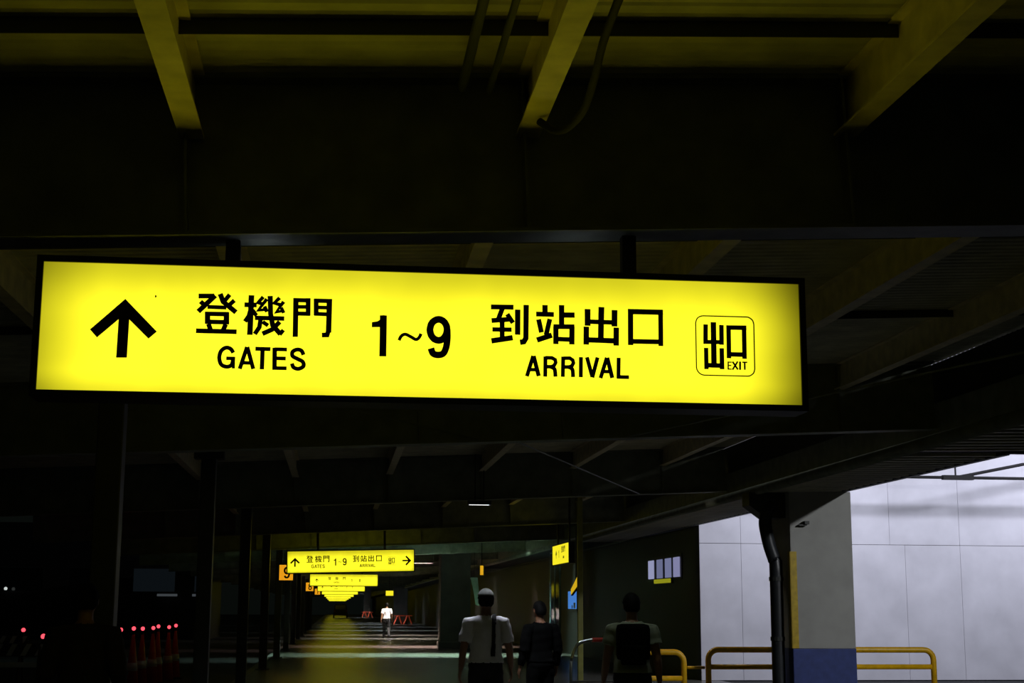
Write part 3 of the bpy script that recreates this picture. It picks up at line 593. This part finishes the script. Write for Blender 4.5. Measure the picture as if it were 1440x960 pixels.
def person(label, loc, rotz, height, pose, shirt, trousers, sleeve=.62, cap=None, strap=False, pack=None, group=None, hem=.98, long_sleeve=False):
    """standing or walking figure, facing local +y; pose gives the swing of each limb in metres"""
    S = height/1.72; t = thing('person', label, 'person', loc, (0,0,rotz), group)
    m = MB(); segs = []           # (kind, a, b, ra, rb)
    def add(kind, pts, rad, flat=1.0, up=Vector((0,1,0))):
        capsule(m, pts, rad, flat, up)
        for i in range(len(pts)-1): segs.append((kind, Vector(pts[i]), Vector(pts[i+1]), rad[i]*min(1, flat+.15), rad[i+1]*min(1, flat+.15), i/(len(pts)-1), (i+1)/(len(pts)-1)))
    lean = pose.get('lean', .02)
    # trunk: elliptical rings from crotch to neck
    tr = [(.80,.08,.07,-.005),(.84,.155,.10,0),(.92,.172,.112,-.012),(1.0,.158,.10,0),(1.08,.150,.096,.004),(1.18,.163,.105,.006),(1.28,.178,.112,.0),(1.36,.180,.105,-.012),(1.41,.150,.085,-.018),(1.445,.085,.066,-.018),(1.47,.058,.058,-.012)]
    rings = []
    for z, rx, ry, yo in tr: rings.append([Vector((rx*math.cos(a), ry*math.sin(a)+yo+lean*(z-.8), z)) for a in np.linspace(0, 2*math.pi, 20, endpoint=False)])
    m.loft(rings)
    segs.append(('trunk', Vector((0,0,.85)), Vector((0,lean*.55,1.38)), .165, .165, 0, 1))
    ny = lean*.65
    add('neck', [(0,ny-.01,1.40),(0,ny+.0,1.50),(0,ny+.01,1.56)], [.062,.055,.055])
    hy = ny + .015
    m.ball((0,hy,1.615), .1, 18, (.76,.95,1.10)); segs.append(('head', Vector((0,hy,1.56)), Vector((0,hy,1.66)), .085, .085, 0, 1))
    m.ball((0,hy+.055,1.555), .05, 10, (.95,.7,.95))                     # jaw
    m.ball((0,hy+.098,1.598), .016, 8, (.9,1.0,1.5))                     # nose
    m.ball((0,hy+.082,1.632), .03, 8, (1.6,.5,.5))                       # brow
    m.ball((0,hy+.088,1.556), .02, 8, (1.3,.5,.45))                      # lips
    for s in (-1, 1): m.ball((s*.078,hy-.005,1.605), .028, 8, (.35,.7,1.1))  # ears
    for s, side in ((-1, 'l'), (1, 'r')):
        k = pose.get('leg_'+side, 0); kb = pose.get('knee_'+side, 0)
        hip = (s*.09, -.005, .86); knee = (s*.095, k*.5+.02+kb*.4, .48); ank = (s*.098, k-kb*.5, .085+kb*.35)
        mid = ((hip[0]+knee[0])/2, (hip[1]+knee[1])/2, (hip[2]+knee[2])/2)
        add('thigh', [hip, mid, knee], [.088,.076,.058])
        calf = (knee[0], knee[1]*.7+ank[1]*.3-.018, knee[2]*.7+ank[2]*.3)
        add('shin', [knee, calf, ank], [.056,.056,.038])
        add('foot', [(ank[0], ank[1]-.045, ank[2]-.04), (ank[0], ank[1]+.06, ank[2]-.042), (ank[0]+s*.012, ank[1]+.155, ank[2]-.055)], [.042,.042,.032], .8, Vector((0,0,1)))
        a = pose.get('arm_'+side, 0); eb = pose.get('bend_'+side, .05); out = pose.get('out_'+side, .05)
        sh = (s*.185, ny-.035, 1.385); el = (s*(.215+out*.6), ny-.045+a*.45, 1.105); wr = (s*(.22+out), ny-.03+a+eb, .865+eb*.7)
        add('upper_arm', [(s*.13, ny-.03, 1.385), sh, ((sh[0]+el[0])/2, (sh[1]+el[1])/2, (sh[2]+el[2])/2), el], [.05,.058,.05,.041])
        add('forearm', [el, ((el[0]+wr[0])/2, (el[1]+wr[1])/2, (el[2]+wr[2])/2), wr], [.041,.038,.027])
        d = (Vector(wr)-Vector(el)).normalized(); f = Vector((0,1,0)); f = (f - d*f.dot(d)).normalized(); o = d.cross(f).normalized()
        if o.x*s < 0: o = -o
        w0 = Vector(wr)
        m2 = [w0 + d*.01, w0 + d*.05, w0 + d*.085]
        capsule(m, m2, [.030,.040,.036], .42, o); segs.append(('hand', m2[0], m2[2]+d*.08, .04, .03, 0, 1))
        for q, (off, ln) in enumerate(((.030,.072),(.011,.082),(-.009,.077),(-.027,.060))):
            b = w0 + d*.085 + f*off
            capsule(m, [b - d*.01, b + d*ln*.5 - o*.006, b + d*ln*.85 - o*.022, b + d*ln - o*.036], [.0095,.009,.008,.007], 1, f, 8)
        b = w0 + d*.03 + f*.030
        capsule(m, [b, b + f*.022 + d*.025 - o*.008, b + f*.028 + d*.058 - o*.02], [.012,.0105,.0085], 1, o, 8)
    bmesh.ops.recalc_face_normals(m.bm, faces=m.bm.faces)
    me0 = bpy.data.meshes.new('tmp_body'); m.bm.to_mesh(me0); m.bm.free()
    tmp = bpy.data.objects.new('tmp_body', me0); COL.objects.link(tmp)
    rm = tmp.modifiers.new('r', 'REMESH'); rm.mode = 'VOXEL'; rm.voxel_size = .0105
    sm = tmp.modifiers.new('s', 'SMOOTH'); sm.factor = .5; sm.iterations = 3
    dg = bpy.context.evaluated_depsgraph_get(); me = bpy.data.meshes.new_from_object(tmp.evaluated_get(dg), depsgraph=dg)
    bpy.data.objects.remove(tmp); bpy.data.meshes.remove(me0)
    n = len(me.vertices); V = np.zeros(n*3); me.vertices.foreach_get('co', V); V = V.reshape(-1, 3)
    NN = np.zeros(n*3); me.vertices.foreach_get('normal', NN); NN = NN.reshape(-1, 3)
    best = np.full(n, 1e9); kid = np.zeros(n, int); par = np.zeros(n)
    kinds = ['trunk','neck','head','thigh','shin','foot','upper_arm','forearm','hand']
    for kd, a, b, ra, rb, p0, p1 in segs:
        a = np.array(a); b = np.array(b); ab = b-a; tt = np.clip(((V-a)@ab)/(ab@ab), 0, 1)
        dd = np.linalg.norm(V-(a+tt[:, None]*ab), axis=1) - (ra+(rb-ra)*tt); w = dd < best
        best[w] = dd[w]; kid[w] = kinds.index(kd); par[w] = (p0+(p1-p0)*tt)[w]
    K = lambda *ks: np.isin(kid, [kinds.index(k) for k in ks])
    me.name = 'body'; me.materials.append(SKIN)
    for p in me.polygons: p.use_smooth = True
    me.transform(Matrix.Scale(S, 4)); link('body', me, t)
    faces = [list(p.vertices) for p in me.polygons]
    rnd = random.Random(hash(label) % 999 if False else len(label))
    ph = [rnd.uniform(0, 6) for _ in range(4)]
    fold = .5 + .5*np.sin(V[:,2]*38+V[:,0]*21+ph[0])*np.sin(V[:,0]*30-V[:,2]*17+ph[1])
    def shell(name, mask, off, material, folds=0.0):
        P = V + NN*(off + folds*fold)[:, None] if np.ndim(off) else V + NN*(off + folds*fold[:, None])
        use = [f for f in faces if all(mask[i] for i in f)]
        if not use: return None
        ids = sorted({i for f in use for i in f}); mp = {i: q for q, i in enumerate(ids)}
        s = bpy.data.meshes.new(name); s.from_pydata([tuple(P[i]*S) for i in ids], [], [[mp[i] for i in f] for f in use]); s.materials.append(material)
        for p in s.polygons: p.use_smooth = True
        o = link(name, s, t); so = o.modifiers.new('thick', 'SOLIDIFY'); so.thickness = .006; so.offset = -.5
        return o
    z = V[:, 2]
    top = (K('trunk') & (z > hem-.03) & (z < 1.452)) | (K('upper_arm') & ((par < sleeve+.05) | long_sleeve)) | (K('forearm') & long_sleeve) | (K('neck') & (z < 1.452)) | (K('thigh') & (z > hem-.03)) | (K('forearm','hand') & False)
    flare = .010 + .016*np.clip((1.15-z)/.2, 0, 1)*K('trunk','thigh') + .012*np.clip((par-.3)/.4, 0, 1)*K('upper_arm')
    shell('shirt', top, flare, shirt, .010)
    shell('trousers', (K('trunk') & (z < hem+.03)) | K('thigh','shin') | (K('foot') & (z > .10)), .012 + .014*np.clip((.5-z)/.4, 0, 1), trousers, .008)
    for s in (-1, 1): shell('shoe', K('foot') & (z < .115) & (V[:,0]*s > 0), .006, M['rubber'])
    hz = 1.655 - .10*np.clip((hy+.03-V[:,1])/.08, 0, 1)
    shell('hair', K('head') & (z > hz) & (np.abs(V[:,0]) < .074 + (z > 1.63)*.1), .012, HAIR, .004)
    if cap:
        shell('cap', K('head') & (z > 1.655), .024, cap)
        MB().box(-.06*S, .06*S, (hy+.08)*S, (hy+.165)*S, 1.655*S, 1.665*S, .004).build('cap_peak', cap, t)
    for s in (-1, 1): MB().ball((s*.031*S, (hy+.086)*S, 1.613*S), .011*S, 8).build('eye', mat('eye', '1a1412', .2), t)
    if strap:
        shell('shoulder_strap', K('trunk','upper_arm') & (np.abs(V[:,0]-.062-.02*(z-1.2)) < .024) & (z > 1.02) & (z < 1.45), .034, M['rubber'])
    if pack:  # added dark shape standing in for shade over the upper back
        q = MB(); q.box(-.16*S, .16*S, (-.30)*S, (-.125)*S, 1.10*S, 1.44*S, .05*S); q.build('shade_pack', pack, t, smooth=True)
        MB().box(-.12*S, .12*S, -.335*S, -.295*S, 1.06*S, 1.24*S, .018*S).build('shade_pack_pocket', pack, t)
    return t
WSH = mat('white_shirt_cotton', 'd6d4d8', .85, var=.08, scale=10); GSH = mat('grey_green_shirt_cotton', '8d9584', .85, var=.15, scale=10)
NAVY = mat('dark_trousers_cloth', '14151a', .8, var=.2, scale=12); BLK = mat('black_jacket_cloth', '0b0c0c', 1.0, var=.2, scale=12, spec=.1)
JEAN = mat('dark_denim', '1f2432', .85, var=.25, scale=14); BRN = mat('dark_brown_coat_cloth', '1f1510', .9, var=.25, scale=9)
CAPM = mat('pale_grey_cap_cloth', '70726e', .85, var=.1)
person('person in white short-sleeved shirt, pale cap and dark shoulder strap walking away', (1.63, 16.2, 0), 0, 1.73, dict(leg_l=.18, knee_r=.2, leg_r=-.16, arm_r=.03, arm_l=-.05, out_r=.06), WSH, NAVY, sleeve=.8, cap=CAPM, strap=True)
person('person in bright white shirt and dark trousers walking far down the aisle', (2.60, 76.3, 0), .05, 1.76, dict(leg_l=.2, leg_r=-.2, knee_r=.25, arm_r=.12, arm_l=-.14), WSH, NAVY, sleeve=.75)
person('person in black clothes standing in the dark between the capped and pale-shirted people', (2.50, 18.2, 0), .3, 1.62, dict(leg_l=.05, arm_r=.05), BLK, BLK, long_sleeve=True)
person('person in pale grey-green shirt with dark backpack beside the luggage trolley', (2.78, 13.9, 0), -.15, 1.68, dict(leg_l=.15, leg_r=-.12, knee_r=.15, arm_l=.12, arm_r=-.04, out_r=.04), GSH, JEAN, hem=1.0, pack=BLK)
person('dark silhouetted person in a brown coat at lower left, in front of a post', (-1.71, 10.6, 0), .1, 1.69, dict(leg_r=.12, arm_l=.04), BRN, BLK, long_sleeve=True, hem=.85)
